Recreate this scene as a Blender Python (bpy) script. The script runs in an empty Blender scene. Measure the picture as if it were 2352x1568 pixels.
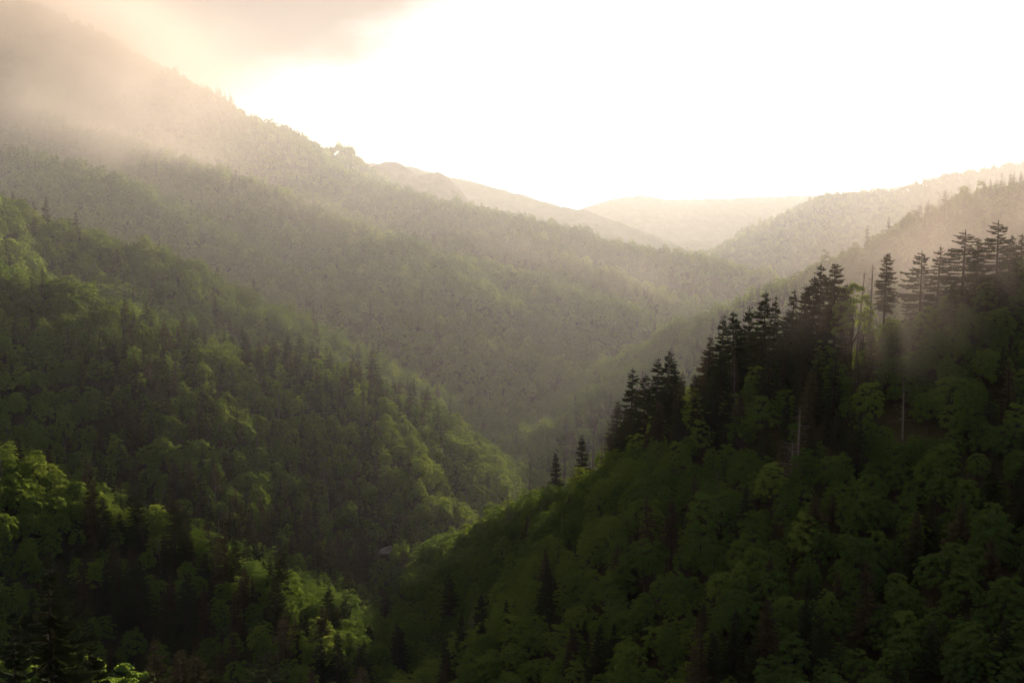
import bpy, math, random
import numpy as np
from mathutils import Vector, Matrix

scene = bpy.context.scene
COL = scene.collection
RNG = np.random.default_rng(7)
random.seed(7)

# ------------------------------------------------------------------ camera
FPX, CX, CY, HOR = 2940.0, 1176.0, 784.0, 440.0     # a 45 mm lens, measured on the 2352 px wide photograph
PITCH = math.atan((CY - HOR) / FPX)
cam = bpy.data.cameras.new("camera")
cam.lens = 45.0
cam.sensor_width = 36.0
cam.clip_start = 0.5
cam.clip_end = 60000
camo = bpy.data.objects.new("camera", cam)
COL.objects.link(camo)
camo.location = (0, 0, 0)
camo.rotation_euler = (math.pi / 2 - PITCH, 0, 0)
scene.camera = camo

# ------------------------------------------------------------------ sky and sun
SUN_AZ, SUN_EL = math.radians(15.0), math.radians(7.6)     # azimuth east of the view direction (+Y)
world = bpy.data.worlds.new("World")
scene.world = world
world.use_nodes = True
W = world.node_tree
W.nodes.clear()
def nd(t, typ, **kw):
    n = t.nodes.new(typ)
    for k, v in kw.items():
        setattr(n, k, v)
    return n
def math_node(t, op, a, b=None, clamp=False):
    n = t.nodes.new("ShaderNodeMath"); n.operation = op; n.use_clamp = clamp
    for i, s in enumerate((a, b)):
        if s is None: continue
        if isinstance(s, (int, float)): n.inputs[i].default_value = s
        else: t.links.new(s, n.inputs[i])
    return n.outputs[0]
def maprange(t, v, a, b, c=0.0, d=1.0, smooth=True):
    n = t.nodes.new("ShaderNodeMapRange"); n.interpolation_type = 'SMOOTHSTEP' if smooth else 'LINEAR'
    t.links.new(v, n.inputs['Value'])
    for k, x in zip(('From Min', 'From Max', 'To Min', 'To Max'), (a, b, c, d)): n.inputs[k].default_value = x
    return n.outputs['Result']
sky = nd(W, "ShaderNodeTexSky", sky_type='NISHITA', sun_disc=False)
sky.sun_elevation = SUN_EL
sky.sun_rotation = SUN_AZ
sky.altitude = 1400
sky.air_density = 1.0
sky.dust_density = 0.8
sky.ozone_density = 1.0
SKY_STRENGTH = 0.066
geo = nd(W, "ShaderNodeTexCoord")
sep = nd(W, "ShaderNodeSeparateXYZ")
W.links.new(geo.outputs['Generated'], sep.inputs[0])
az = math_node(W, 'ARCTAN2', sep.outputs[0], sep.outputs[1])       # radians right of the view
el = math_node(W, 'ARCSINE', sep.outputs[2])
noi = nd(W, "ShaderNodeTexNoise"); noi.inputs['Scale'].default_value = 5.0; noi.inputs['Detail'].default_value = 6
noi.inputs['Roughness'].default_value = 0.5
mp = nd(W, "ShaderNodeMapping"); mp.inputs['Scale'].default_value = (1, 1, 2.2); mp.inputs['Location'].default_value = (0.4, 0.1, 0.25)
W.links.new(geo.outputs['Generated'], mp.inputs[0]); W.links.new(mp.outputs[0], noi.inputs['Vector'])
# the cloud bank that covers the sky on the left: everything left of a slanted, ragged edge
edge = math_node(W, 'SUBTRACT', math_node(W, 'MULTIPLY', el, 1.5), az)
edge = math_node(W, 'ADD', edge, math_node(W, 'MULTIPLY', math_node(W, 'SUBTRACT', noi.outputs['Fac'], 0.5), 0.30))
bank = maprange(W, edge, 0.165, 0.33)
lowfade = maprange(W, el, 0.02, 0.085)
bank = math_node(W, 'MULTIPLY', bank, lowfade)
noi2 = nd(W, "ShaderNodeTexNoise"); noi2.inputs['Scale'].default_value = 14.0; noi2.inputs['Detail'].default_value = 5
W.links.new(mp.outputs[0], noi2.inputs['Vector'])
thick = maprange(W, noi.outputs['Fac'], 0.35, 0.75)
ccol = nd(W, "ShaderNodeMix", data_type='RGBA')
ccol.inputs['A'].default_value = (3.2, 2.6, 2.1, 1)
ccol.inputs['B'].default_value = (2.7, 2.1, 1.65, 1)
W.links.new(thick, ccol.inputs['Factor'])
def puff(azr, elr, rx, ry, k):
    a = math_node(W, 'DIVIDE', math_node(W, 'SUBTRACT', az, azr), rx)
    e = math_node(W, 'DIVIDE', math_node(W, 'SUBTRACT', el, elr), ry)
    d = math_node(W, 'SQRT', math_node(W, 'ADD', math_node(W, 'MULTIPLY', a, a), math_node(W, 'MULTIPLY', e, e)))
    d = math_node(W, 'ADD', d, math_node(W, 'MULTIPLY', math_node(W, 'SUBTRACT', noi2.outputs['Fac'], 0.5), 1.8))
    return maprange(W, d, 1.0, 0.2, 0, k)
bank = math_node(W, 'MAXIMUM', bank, puff(-0.06, 0.088, 0.016, 0.010, 0.55))
bank = math_node(W, 'MAXIMUM', bank, puff(-0.002, 0.092, 0.022, 0.008, 0.35))
mixc = nd(W, "ShaderNodeMix", data_type='RGBA')
W.links.new(math_node(W, 'MULTIPLY', bank, 0.98), mixc.inputs['Factor'])
hs = nd(W, 'ShaderNodeHueSaturation'); hs.inputs['Saturation'].default_value = 0.62
W.links.new(sky.outputs[0], hs.inputs['Color']); W.links.new(hs.outputs[0], mixc.inputs['A']); W.links.new(ccol.outputs['Result'], mixc.inputs['B'])
bg = nd(W, "ShaderNodeBackground"); bg.inputs['Strength'].default_value = SKY_STRENGTH
W.links.new(mixc.outputs['Result'], bg.inputs['Color'])
wo = nd(W, "ShaderNodeOutputWorld"); W.links.new(bg.outputs[0], wo.inputs['Surface'])

sun = bpy.data.lights.new("sun", 'SUN')
sun.energy = 5.0
sun.angle = math.radians(0.6)
sun.color = (1.0, 0.86, 0.73)
suno = bpy.data.objects.new("sun", sun)
COL.objects.link(suno)
sd = Vector((math.sin(SUN_AZ) * math.cos(SUN_EL), math.cos(SUN_AZ) * math.cos(SUN_EL), math.sin(SUN_EL)))
suno.rotation_euler = (-sd).to_track_quat('-Z', 'Y').to_euler()

scene.view_settings.view_transform = 'Standard'
scene.view_settings.look = 'None'
scene.view_settings.gamma = 1.0
scene.view_settings.use_curve_mapping = False
scene.view_settings.exposure = 1.75
cy = scene.cycles
cy.use_denoising = True
try: cy.denoiser = 'OPENIMAGEDENOISE'
except Exception: pass
cy.max_bounces = 5
cy.diffuse_bounces = 1
cy.glossy_bounces = 1
cy.transmission_bounces = 2
cy.transparent_max_bounces = 8
cy.volume_bounces = 1
cy.volume_step_rate = 1.0
cy.volume_max_steps = 128
cy.use_adaptive_sampling = True
cy.adaptive_threshold = 0.004
cy.caustics_reflective = False
cy.caustics_refractive = False

HAZE_DENSITY = 0.000005
HAZE_ANISO = 0.35

# ------------------------------------------------------------------ helpers
def P(px, py, Y):
    """point at depth Y seen at a pixel of the photograph"""
    u = (px - CX) / FPX; v = -(py - CY) / FPX
    c, s = math.cos(PITCH), math.sin(PITCH)
    dy = c + v * s; dz = -s + v * c
    return np.array([u / dy * Y, Y, dz / dy * Y])
def project(x, y, z):
    c, s = math.cos(PITCH), math.sin(PITCH)
    f = y * c - z * s; up = y * s + z * c
    f = np.where(f < 1, 1, f)
    return CX + x / f * FPX, CY - up / f * FPX, f

def _hash(i, j, seed):
    h = (i.astype(np.int64) * 374761393 + j.astype(np.int64) * 668265263 + seed * 974634777) & 0xffffffff
    h = ((h ^ (h >> 13)) * 1274126177) & 0xffffffff
    h = h ^ (h >> 16)
    return (h & 0xffff) / 65535.0
def vnoise(x, y, seed=0):
    xi = np.floor(x); yi = np.floor(y); fx = x - xi; fy = y - yi
    fx = fx * fx * (3 - 2 * fx); fy = fy * fy * (3 - 2 * fy)
    a = _hash(xi, yi, seed); b = _hash(xi + 1, yi, seed); c = _hash(xi, yi + 1, seed); d = _hash(xi + 1, yi + 1, seed)
    return (a * (1 - fx) + b * fx) * (1 - fy) + (c * (1 - fx) + d * fx) * fy
def fbm(x, y, sc, oct=4, seed=0):
    r = 0; a = 0.5; f = 1.0 / sc
    for o in range(oct):
        r = r + a * vnoise(x * f, y * f, seed + o * 17); a *= 0.5; f *= 2.03
    return r / 0.9375 * 1.0

def tagit(o, label=None, cat=None, group=None, kind=None):
    if label: o['label'] = label
    if cat: o['category'] = cat
    if group: o['group'] = group
    if kind: o['kind'] = kind
    return o

# ------------------------------------------------------------------ terrain
TREE = 13.0      # canopy height: ridge lines below are read off the canopy
# each ridge: (name, half slope, [(px, py, depth) ...]) of its canopy crest as seen in the photograph
RIDGES = [
 ('right_slope', 0.74, [(3300,300,420),(2700,470,390),(2420,575,380),(2200,660,375),(2000,720,380),(1900,770,388),(1750,825,405),(1620,870,430),(1500,950,450),(1400,1015,470),(1280,1085,480),(1150,1150,500),(1020,1225,545),(900,1290,555),(770,1372,520)]),
 ('right_ridge', 0.55, [(3200,150,900),(2700,300,1020),(2352,408,1080),(2170,466,1060),(2080,522,1050),(1990,570,1040),(1850,630,1020),(1700,705,990),(1560,800,930),(1430,880,880),(1330,950,850)]),
 ('near_spur', 0.66, [(-900,800,430),(-250,900,430),(0,1000,430),(120,1065,435),(330,1155,435),(480,1245,425),(580,1325,412),(640,1410,400),(665,1560,375)]),
 ('foreground_slope', 0.50, [(-1500,1200,110),(-400,1400,130),(0,1500,146),(100,1530,150),(350,1600,190),(600,1680,230)]),
 ('lower_spur', 0.60, [(-1000,400,520),(-300,520,560),(0,600,585),(170,655,600),(330,722,622),(450,765,640),(560,790,660),(700,805,685),(800,832,705),(900,892,720),(1000,940,740),(1100,1000,760),(1185,1062,775)]),
 ('upper_spur', 0.60, [(-1000,250,650),(-300,330,700),(0,440,750),(130,500,765),(250,545,785),(400,582,810),(530,645,830),(640,697,860),(750,757,885),(850,805,905),(960,870,925),(1060,935,940)]),
 ('mountain', 0.36, [(-1500,-150,1700),(-300,-40,1800),(100,20,1880),(340,132,1920),(430,185,1900),(560,270,1850),(700,345,1820),(840,414,1790),(960,448,1770),(1080,472,1750),(1260,512,1730),(1400,552,1720),(1520,572,1710),(1650,594,1700),(1740,617,1690),(1790,655,1670),(1810,720,1640)]),
 ('mountain', 0.45, [(0,250,1500),(300,325,1480),(380,355,1440),(520,395,1400),(640,440,1370),(760,500,1340)]),
 ('mountain', 0.45, [(-300,300,1300),(100,360,1250),(280,425,1200),(350,465,1185),(430,505,1170),(520,565,1150),(610,610,1140),(720,655,1130),(850,725,1110),(930,790,1090)]),
 ('mountain', 0.40, [(700,440,1600),(860,560,1450),(960,650,1330),(1060,725,1230),(1150,800,1150),(1240,870,1080),(1300,925,1030)]),
 ('mountain', 0.42, [(1150,520,1650),(1260,580,1560),(1400,640,1470),(1540,690,1400),(1640,745,1330)]),
 ('rocky_peak', 0.75, [(700,520,2500),(790,440,2450),(835,398,2450),(862,378,2450),(890,371,2450),(925,376,2450),(955,400,2430),(975,402,2430),(1000,391,2430),(1030,408,2430),(1060,440,2430),(1090,480,2430)]),
 ('far_mountain', 0.40, [(500,300,4500),(750,365,4500),(880,376,4500),(960,383,4400),(1030,402,4400),(1150,432,4400),(1250,462,4300),(1340,482,4200),(1440,518,4100),(1530,555,4000),(1620,600,3950)]),
 ('distant_mountain', 0.30, [(900,560,9000),(1200,520,9000),(1330,480,9000),(1400,456,9000),(1470,447,9000),(1545,457,9000),(1650,455,9200),(1850,448,9500),(2300,430,9500),(3200,400,9500)]),
 ('distant_mountain', 0.30, [(1450,570,6500),(1580,552,6500),(1650,562,6500),(1800,580,6500)]),
 ('right_mountain', 0.45, [(3300,180,2500),(2700,310,2600),(2352,372,2700),(2290,384,2700),(2180,398,2700),(2060,432,2700),(1930,440,2700),(1880,453,2650),(1800,502,2600),(1740,533,2550),(1680,574,2500),(1640,620,2450)]),
]
NAMES = ['right_slope','right_ridge','near_spur','foreground_slope','lower_spur','upper_spur','mountain','rocky_peak','far_mountain','distant_mountain','right_mountain','overlook','valley_floor']
POLY = []
for nm, k, pts in RIDGES:
    tr = 0.0 if nm in ('rocky_peak', 'far_mountain', 'distant_mountain') else TREE
    POLY.append((nm, k, np.array([P(*p) - np.array([0, 0, tr]) for p in pts])))
POLY.append(('overlook', 0.95, np.array([[-400., -60., 30.], [0., -14., -1.8], [400., -60., 30.]])))

def height(x, y, want_id=False):
    shp = x.shape
    x = x.ravel().astype(float); y = y.ravel().astype(float)
    r = np.hypot(x, y)
    far = np.clip((r - 250) / 900, 0.25, 1.0)
    wx = (fbm(x, y, 170, 4, 3) - 0.5); wy = (fbm(x, y, 170, 4, 9) - 0.5)
    S = 0; best = np.full(x.shape, -1e9); bid = np.zeros(x.shape, int)
    acc = np.full(x.shape, -1e9)
    floor = -330 + 90 * np.clip((600 - y) / 600, -3, 1) * 0 + np.zeros_like(x)
    for nm, k, pl in POLY + [('valley_floor', 0, None)]:
        if pl is None:
            h = floor
        else:
            d2 = np.full(x.shape, 1e18); cz = np.zeros_like(x)
            for a, b in zip(pl[:-1], pl[1:]):
                e = b - a; L2 = e[0] ** 2 + e[1] ** 2
                t = np.clip(((x - a[0]) * e[0] + (y - a[1]) * e[1]) / L2, 0, 1)
                dd = (x - a[0] - t * e[0]) ** 2 + (y - a[1] - t * e[1]) ** 2
                m = dd < d2
                d2 = np.where(m, dd, d2); cz = np.where(m, a[2] + t * e[2], cz)
            d = np.sqrt(d2)
            r0 = 6.0 if r.min() < 1e9 and nm in ('right_slope','near_spur','foreground_slope','overlook','rocky_peak') else 14.0
            de = np.sqrt(d2 + r0 * r0) - r0
            # gullies and shoulders grow away from the crest
            gul = (fbm(x, y, 260, 4, 21) - 0.5)
            rid = 1 - np.abs(2 * fbm(x, y, 210, 3, 33) - 1)
            amp = {'rocky_peak': 0.15, 'distant_mountain': 0.5, 'overlook': 0.1, 'foreground_slope': 0.3}.get(nm, 0.62)
            if nm == 'mountain': amp = 1.15
            cap_ = 78 if nm in ('mountain', 'right_mountain') else 46
            h = cz - k * de * (1 + amp * 0.9 * gul) + amp * (rid - 0.62) * np.minimum(de * 0.33, cap_)
        kk = 7.0
        m = h > best; best = np.where(m, h, best); bid = np.where(m, NAMES.index(nm), bid)
        hi = np.maximum(acc, h); acc = hi + kk * np.log(np.exp((acc - hi) / kk) + np.exp((h - hi) / kk))
    z = acc + (fbm(x, y, 34, 3, 55) - 0.5) * 5.0 * np.minimum(1, r / 200)
    bigger = np.isin(bid, [NAMES.index('far_mountain'), NAMES.index('distant_mountain')])
    z = z + np.where(bigger, (fbm(x, y, 60, 3, 77) - 0.5) * 14, 0)
    z = z + np.where(bid == NAMES.index('rocky_peak'), (fbm(x, y, 22, 3, 78) - 0.5) * 10, 0)
    if want_id: return z.reshape(shp), bid.reshape(shp)
    return z.reshape(shp)

XL, XR, YL, YR, ST = -2300, 2300, -260, 4200, 10
gx = np.arange(XL, XR + 1, ST, dtype=float); gy = np.arange(YL, YR + 1, ST, dtype=float)
xs = np.concatenate([np.arange(-12300, XL, 400), gx, np.arange(XR + 400, 12400, 400)]).astype(float)
ys = np.concatenate([[-1200, -800, -500], gy, np.arange(YR + 40, 10500, 60), np.arange(10700, 14000, 400)]).astype(float)
GX, GY = np.meshgrid(xs, ys)
GZ, GID = height(GX, GY, True)
ix0 = int(np.where(xs == XL)[0][0]); iy0 = int(np.where(ys == YL)[0][0])
NZ = GZ[iy0:iy0 + len(gy), ix0:ix0 + len(gx)]
NID = GID[iy0:iy0 + len(gy), ix0:ix0 + len(gx)]
def zat(x, y):
    fx = np.clip((np.asarray(x, float) - XL) / ST, 0, len(gx) - 1.001); fy = np.clip((np.asarray(y, float) - YL) / ST, 0, len(gy) - 1.001)
    i = fx.astype(int); j = fy.astype(int); u = fx - i; v = fy - j
    return (NZ[j, i] * (1 - u) + NZ[j, i + 1] * u) * (1 - v) + (NZ[j + 1, i] * (1 - u) + NZ[j + 1, i + 1] * u) * v
def idat(x, y):
    i = np.clip(np.round((x - XL) / ST).astype(int), 0, len(gx) - 1); j = np.clip(np.round((y - YL) / ST).astype(int), 0, len(gy) - 1)
    return NID[j, i]

# ------------------------------------------------------------------ materials
def new_mat(name):
    m = bpy.data.materials.new(name); m.use_nodes = True; m.node_tree.nodes.clear(); return m, m.node_tree
def ground_mat(name, c1, c2, scale, bump=0.5):
    m, t = new_mat(name)
    tc = nd(t, "ShaderNodeTexCoord")
    n = nd(t, "ShaderNodeTexNoise"); n.inputs['Scale'].default_value = scale; n.inputs['Detail'].default_value = 8
    t.links.new(tc.outputs['Object'], n.inputs['Vector'])
    n2 = nd(t, "ShaderNodeTexVoronoi"); n2.inputs['Scale'].default_value = scale * 2.2
    t.links.new(tc.outputs['Object'], n2.inputs['Vector'])
    mx = nd(t, "ShaderNodeMix", data_type='RGBA'); mx.inputs['A'].default_value = (*c1, 1); mx.inputs['B'].default_value = (*c2, 1)
    t.links.new(maprange(t, n.outputs['Fac'], 0.35, 0.65), mx.inputs['Factor'])
    b = nd(t, "ShaderNodeBsdfDiffuse"); t.links.new(mx.outputs['Result'], b.inputs['Color'])
    bp = nd(t, "ShaderNodeBump"); bp.inputs['Strength'].default_value = bump; bp.inputs['Distance'].default_value = 4.0
    t.links.new(n2.outputs['Distance'], bp.inputs['Height']); t.links.new(bp.outputs[0], b.inputs['Normal'])
    o = nd(t, "ShaderNodeOutputMaterial"); t.links.new(b.outputs[0], o.inputs['Surface'])
    return m
def leaf_mat(name, col, trans, tw=0.45, var=0.35):
    m, t = new_mat(name)
    oi = nd(t, "ShaderNodeObjectInfo")
    g = nd(t, "ShaderNodeNewGeometry")
    n = nd(t, "ShaderNodeTexNoise"); n.inputs['Scale'].default_value = 0.035; n.inputs['Detail'].default_value = 3
    t.links.new(g.outputs['Position'], n.inputs['Vector'])
    fac = math_node(t, 'ADD', math_node(t, 'MULTIPLY', oi.outputs['Random'], 0.6), math_node(t, 'MULTIPLY', n.outputs['Fac'], 0.4))
    fac = math_node(t, 'ADD', fac, math_node(t, 'MULTIPLY', math_node(t, 'SUBTRACT', g.outputs['Random Per Island'], 0.5), 0.5))
    def ramp(c):
        r = nd(t, "ShaderNodeMix", data_type='RGBA')
        r.inputs['A'].default_value = (c[0] * (1 - var), c[1] * (1 - var * 0.8), c[2] * (1 - var * 0.4), 1)
        r.inputs['B'].default_value = (c[0] * (1 + var), c[1] * (1 + var * 0.7), c[2] * (1 + var * 0.2), 1)
        t.links.new(fac, r.inputs['Factor']); return r.outputs['Result']
    d = nd(t, "ShaderNodeBsdfDiffuse"); t.links.new(ramp(col), d.inputs['Color'])
    tr = nd(t, "ShaderNodeBsdfTranslucent"); t.links.new(ramp(trans), tr.inputs['Color'])
    mx = nd(t, "ShaderNodeMixShader"); mx.inputs[0].default_value = tw
    t.links.new(d.outputs[0], mx.inputs[1]); t.links.new(tr.outputs[0], mx.inputs[2])
    o = nd(t, "ShaderNodeOutputMaterial"); t.links.new(mx.outputs[0], o.inputs['Surface'])
    return m
def bark_mat(name, c1, c2):
    m, t = new_mat(name)
    tc = nd(t, "ShaderNodeTexCoord")
    mp = nd(t, "ShaderNodeMapping"); mp.inputs['Scale'].default_value = (6, 6, 0.8)
    n = nd(t, "ShaderNodeTexNoise"); n.inputs['Scale'].default_value = 1.0; n.inputs['Detail'].default_value = 5
    t.links.new(tc.outputs['Object'], mp.inputs[0]); t.links.new(mp.outputs[0], n.inputs['Vector'])
    mx = nd(t, "ShaderNodeMix", data_type='RGBA'); mx.inputs['A'].default_value = (*c1, 1); mx.inputs['B'].default_value = (*c2, 1)
    t.links.new(n.outputs['Fac'], mx.inputs['Factor'])
    b = nd(t, "ShaderNodeBsdfDiffuse"); t.links.new(mx.outputs['Result'], b.inputs['Color'])
    o = nd(t, "ShaderNodeOutputMaterial"); t.links.new(b.outputs[0], o.inputs['Surface'])
    return m
M_FLOOR = ground_mat("forest_floor", (0.030, 0.034, 0.016), (0.055, 0.05, 0.03), 0.09)
M_FAR = ground_mat("wooded_far_slope", (0.035, 0.055, 0.02), (0.06, 0.08, 0.035), 0.02, 1.0)
M_ROCK = ground_mat("rock_and_heath", (0.05, 0.055, 0.03), (0.11, 0.10, 0.08), 0.03, 0.8)
LEAF = {
 'deep':  leaf_mat("deep_green_leaves",   (0.048, 0.098, 0.030), (0.145, 0.205, 0.024), 0.46),
 'mid':   leaf_mat("mid_green_leaves",    (0.064, 0.124, 0.034), (0.205, 0.270, 0.030), 0.46),
 'fresh': leaf_mat("fresh_green_leaves",  (0.082, 0.148, 0.040), (0.240, 0.300, 0.034), 0.46),
}
M_NEEDLE = leaf_mat("spruce_needles", (0.024, 0.034, 0.017), (0.040, 0.050, 0.012), 0.22, 0.3)
M_BROWN_NEEDLE = leaf_mat("rusty_spruce_needles", (0.058, 0.052, 0.030), (0.075, 0.066, 0.020), 0.22, 0.3)
M_BARK = bark_mat("bark", (0.035, 0.029, 0.023), (0.075, 0.064, 0.052))
M_SPRUCE_BARK = bark_mat("spruce_bark", (0.028, 0.023, 0.018), (0.06, 0.05, 0.042))
M_DEAD = bark_mat("weathered_wood", (0.085, 0.076, 0.068), (0.19, 0.17, 0.15))

# ------------------------------------------------------------------ terrain meshes, one per hill
def mesh_np(name, verts, quads=None, tris=None, smooth=False):
    me = bpy.data.meshes.new(name)
    verts = np.asarray(verts, np.float32)
    me.vertices.add(len(verts)); me.vertices.foreach_set('co', verts.ravel())
    loops = []; starts = []; n = 0
    if quads is not None and len(quads):
        q = np.asarray(quads, np.int32); loops.append(q.ravel()); starts.append(np.arange(len(q)) * 4); n = len(q) * 4
    if tris is not None and len(tris):
        q = np.asarray(tris, np.int32); loops.append(q.ravel()); starts.append(n + np.arange(len(q)) * 3)
    L = np.concatenate(loops).astype(np.int32); Sx = np.concatenate(starts).astype(np.int32)
    me.loops.add(len(L)); me.loops.foreach_set('vertex_index', L)
    me.polygons.add(len(Sx)); me.polygons.foreach_set('loop_start', Sx)
    if smooth: me.polygons.foreach_set('use_smooth', np.ones(len(Sx), bool))
    me.update(calc_edges=True); me.validate()
    return me
H_, W_ = GZ.shape
vid = np.arange(H_ * W_).reshape(H_, W_)
Q = np.stack([vid[:-1, :-1], vid[:-1, 1:], vid[1:, 1:], vid[1:, :-1]], -1).reshape(-1, 4)
qid = GID[:-1, :-1].ravel()
V = np.stack([GX.ravel(), GY.ravel(), GZ.ravel()], -1)
LAB = {
 'right_slope': ('ground under the shaded near forest slope at the right', 'hillside'),
 'right_ridge': ('ground of the misty wooded ridge behind the dark spruces', 'hillside'),
 'near_spur': ('ground of the low wooded spur at lower left', 'hillside'),
 'foreground_slope': ('ground below the dark foreground spruces in the lower left corner', 'hillside'),
 'lower_spur': ('ground of the lower of two wooded spurs at mid left', 'hillside'),
 'upper_spur': ('ground of the sunlit wooded spur at the left edge', 'hillside'),
 'mountain': ('ground of the high forested mountain fading into cloud', 'mountain'),
 'rocky_peak': ('double-humped bare peak behind the long mountain ridge', 'peak'),
 'far_mountain': ('long pale mountain shoulder sloping down behind the double-humped peak', 'mountain'),
 'distant_mountain': ('very pale distant mountain in the glow of the valley gap', 'mountain'),
 'right_mountain': ('hazy wooded mountain rising behind the right ridge', 'mountain'),
 'overlook': ('steep ground dropping away below the viewpoint', 'hillside'),
 'valley_floor': ('valley floor between the slopes', 'ground'),
}
OBN = {'right_slope':'hill','right_ridge':'hill','near_spur':'hill','foreground_slope':'hill','lower_spur':'hill','upper_spur':'hill','mountain':'mountain','rocky_peak':'mountain','far_mountain':'mountain','distant_mountain':'mountain','right_mountain':'mountain','overlook':'hill','valley_floor':'ground'}
for k, nm in enumerate(NAMES):
    sel = Q[qid == k]
    if not len(sel): continue
    u, inv = np.unique(sel, return_inverse=True)
    me = mesh_np(OBN[nm], V[u], inv.reshape(-1, 4), smooth=True)
    me.materials.append(M_ROCK if nm == 'rocky_peak' else M_FAR if nm in ('far_mountain', 'distant_mountain') else M_FLOOR)
    o = bpy.data.objects.new(OBN[nm], me); COL.objects.link(o)
    tagit(o, LAB[nm][0], LAB[nm][1], kind='structure')

# ------------------------------------------------------------------ haze
def box_mesh(name, lo, hi):
    v = [(x, y, z) for x in (lo[0], hi[0]) for y in (lo[1], hi[1]) for z in (lo[2], hi[2])]
    return mesh_np(name, v, [(0,1,3,2),(4,6,7,5),(0,4,5,1),(2,3,7,6),(0,2,6,4),(1,5,7,3)])
zmin = float(GZ.min())
hz = bpy.data.objects.new("haze", box_mesh("haze", (-12600, -1500, zmin - 1.0), (12600, 14200, 520)))
m, t = new_mat("haze")
pv = nd(t, "ShaderNodeVolumePrincipled"); pv.inputs['Color'].default_value = (0.93, 0.93, 0.95, 1)
pv.inputs['Density'].default_value = HAZE_DENSITY; pv.inputs['Anisotropy'].default_value = HAZE_ANISO
o_ = nd(t, "ShaderNodeOutputMaterial"); t.links.new(pv.outputs[0], o_.inputs['Volume'])
hz.data.materials.append(m); COL.objects.link(hz)
tagit(hz, "thin evening haze filling the whole valley", "haze", kind='stuff')

def mist(label, px, py, Y, rx, ry, rz, dens, nscale, lo, hi, rot=0.0, seed=0.0, aniso=0.05, ty=1.0):
    c = P(px, py, Y)
    n1, n2 = 24, 16
    vs = []; fs = []
    for i in range(n2 + 1):
        th = math.pi * i / n2
        for j in range(n1):
            ph = 2 * math.pi * j / n1
            vs.append((math.sin(th) * math.cos(ph), math.sin(th) * math.sin(ph), math.cos(th)))
    for i in range(n2):
        for j in range(n1):
            a = i * n1 + j; b = i * n1 + (j + 1) % n1
            fs.append((a, a + n1, b + n1, b))
    me = bpy.data.meshes.new("mist"); me.from_pydata([(x * rx, y * ry, z * rz) for x, y, z in vs], [], fs); me.validate()
    o = bpy.data.objects.new("mist", me); o.location = c; o.rotation_euler = (0, rot, 0)
    m, t = new_mat("mist")
    tc = nd(t, "ShaderNodeTexCoord")
    sc = nd(t, "ShaderNodeMapping"); sc.inputs['Scale'].default_value = (1 / rx, 1 / ry, 1 / rz)
    t.links.new(tc.outputs['Object'], sc.inputs[0])
    ln = nd(t, "ShaderNodeVectorMath", operation='LENGTH'); t.links.new(sc.outputs[0], ln.inputs[0])
    fall = maprange(t, ln.outputs['Value'], 1.0, 0.15)
    mp2 = nd(t, "ShaderNodeMapping"); mp2.inputs['Scale'].default_value = (nscale, nscale, nscale * 1.3); mp2.inputs['Location'].default_value = (seed, seed * 1.7, seed * 0.6)
    t.links.new(tc.outputs['Object'], mp2.inputs[0])
    n = nd(t, "ShaderNodeTexNoise"); n.inputs['Scale'].default_value = 1.0; n.inputs['Detail'].default_value = 4; n.inputs['Roughness'].default_value = 0.55
    n.inputs['Distortion'].default_value = 0.6
    t.links.new(mp2.outputs[0], n.inputs['Vector'])
    dn = math_node(t, 'MULTIPLY', math_node(t, 'MULTIPLY', fall, maprange(t, n.outputs['Fac'], lo, hi)), dens)
    pv = nd(t, "ShaderNodeVolumePrincipled"); pv.inputs['Color'].default_value = (0.68, 0.585, 0.50, 1); pv.inputs['Anisotropy'].default_value = aniso
    t.links.new(dn, pv.inputs['Density'])
    oo = nd(t, "ShaderNodeOutputMaterial"); t.links.new(pv.outputs[0], oo.inputs['Volume'])
    me.materials.append(m); COL.objects.link(o)
    tagit(o, label, "mist", kind='stuff')
    return o
# the mist lying in the valley: nothing over the near slopes, thickening beyond them and to the left
VM_LO, VM_HI = (-2600, 420, -420), (3200, 9800, 500)
vm = bpy.data.objects.new("mist", box_mesh("mist", VM_LO, VM_HI)); COL.objects.link(vm)
m, t = new_mat("valley_mist")
tc = nd(t, "ShaderNodeTexCoord"); sx = nd(t, "ShaderNodeSeparateXYZ"); t.links.new(tc.outputs['Object'], sx.inputs[0])
n = nd(t, "ShaderNodeTexNoise"); n.inputs['Scale'].default_value = 0.0022; n.inputs['Detail'].default_value = 3
t.links.new(tc.outputs['Object'], n.inputs['Vector'])
yy = math_node(t, 'ADD', sx.outputs[1], math_node(t, 'MULTIPLY', sx.outputs[0], -0.8))
dn = math_node(t, 'ADD', maprange(t, yy, 450, 950, 1.45, 0.6), maprange(t, sx.outputs[2], -150, 40, 0, 1.5))
dn = math_node(t, 'MULTIPLY', dn, maprange(t, yy, 350, 620))
dn = math_node(t, 'MULTIPLY', dn, maprange(t, sx.outputs[2], 40, 190, 1.0, 0.04))
dn = math_node(t, 'MULTIPLY', dn, maprange(t, sx.outputs[1], 1500, 3400, 1.0, 0.09))
dn = math_node(t, 'MULTIPLY', dn, maprange(t, n.outputs['Fac'], 0.3, 0.7, 0.6, 1.4))
VALLEY_MIST = 0.000070
dn = math_node(t, 'MULTIPLY', dn, VALLEY_MIST)
pv = nd(t, "ShaderNodeVolumePrincipled"); pv.inputs['Color'].default_value = (0.83, 0.812, 0.765, 1); pv.inputs['Anisotropy'].default_value = HAZE_ANISO
t.links.new(dn, pv.inputs['Density'])
oo = nd(t, "ShaderNodeOutputMaterial"); t.links.new(pv.outputs[0], oo.inputs['Volume'])
m.cycles.volume_step_rate = 0.25
vm.data.materials.append(m)
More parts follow.
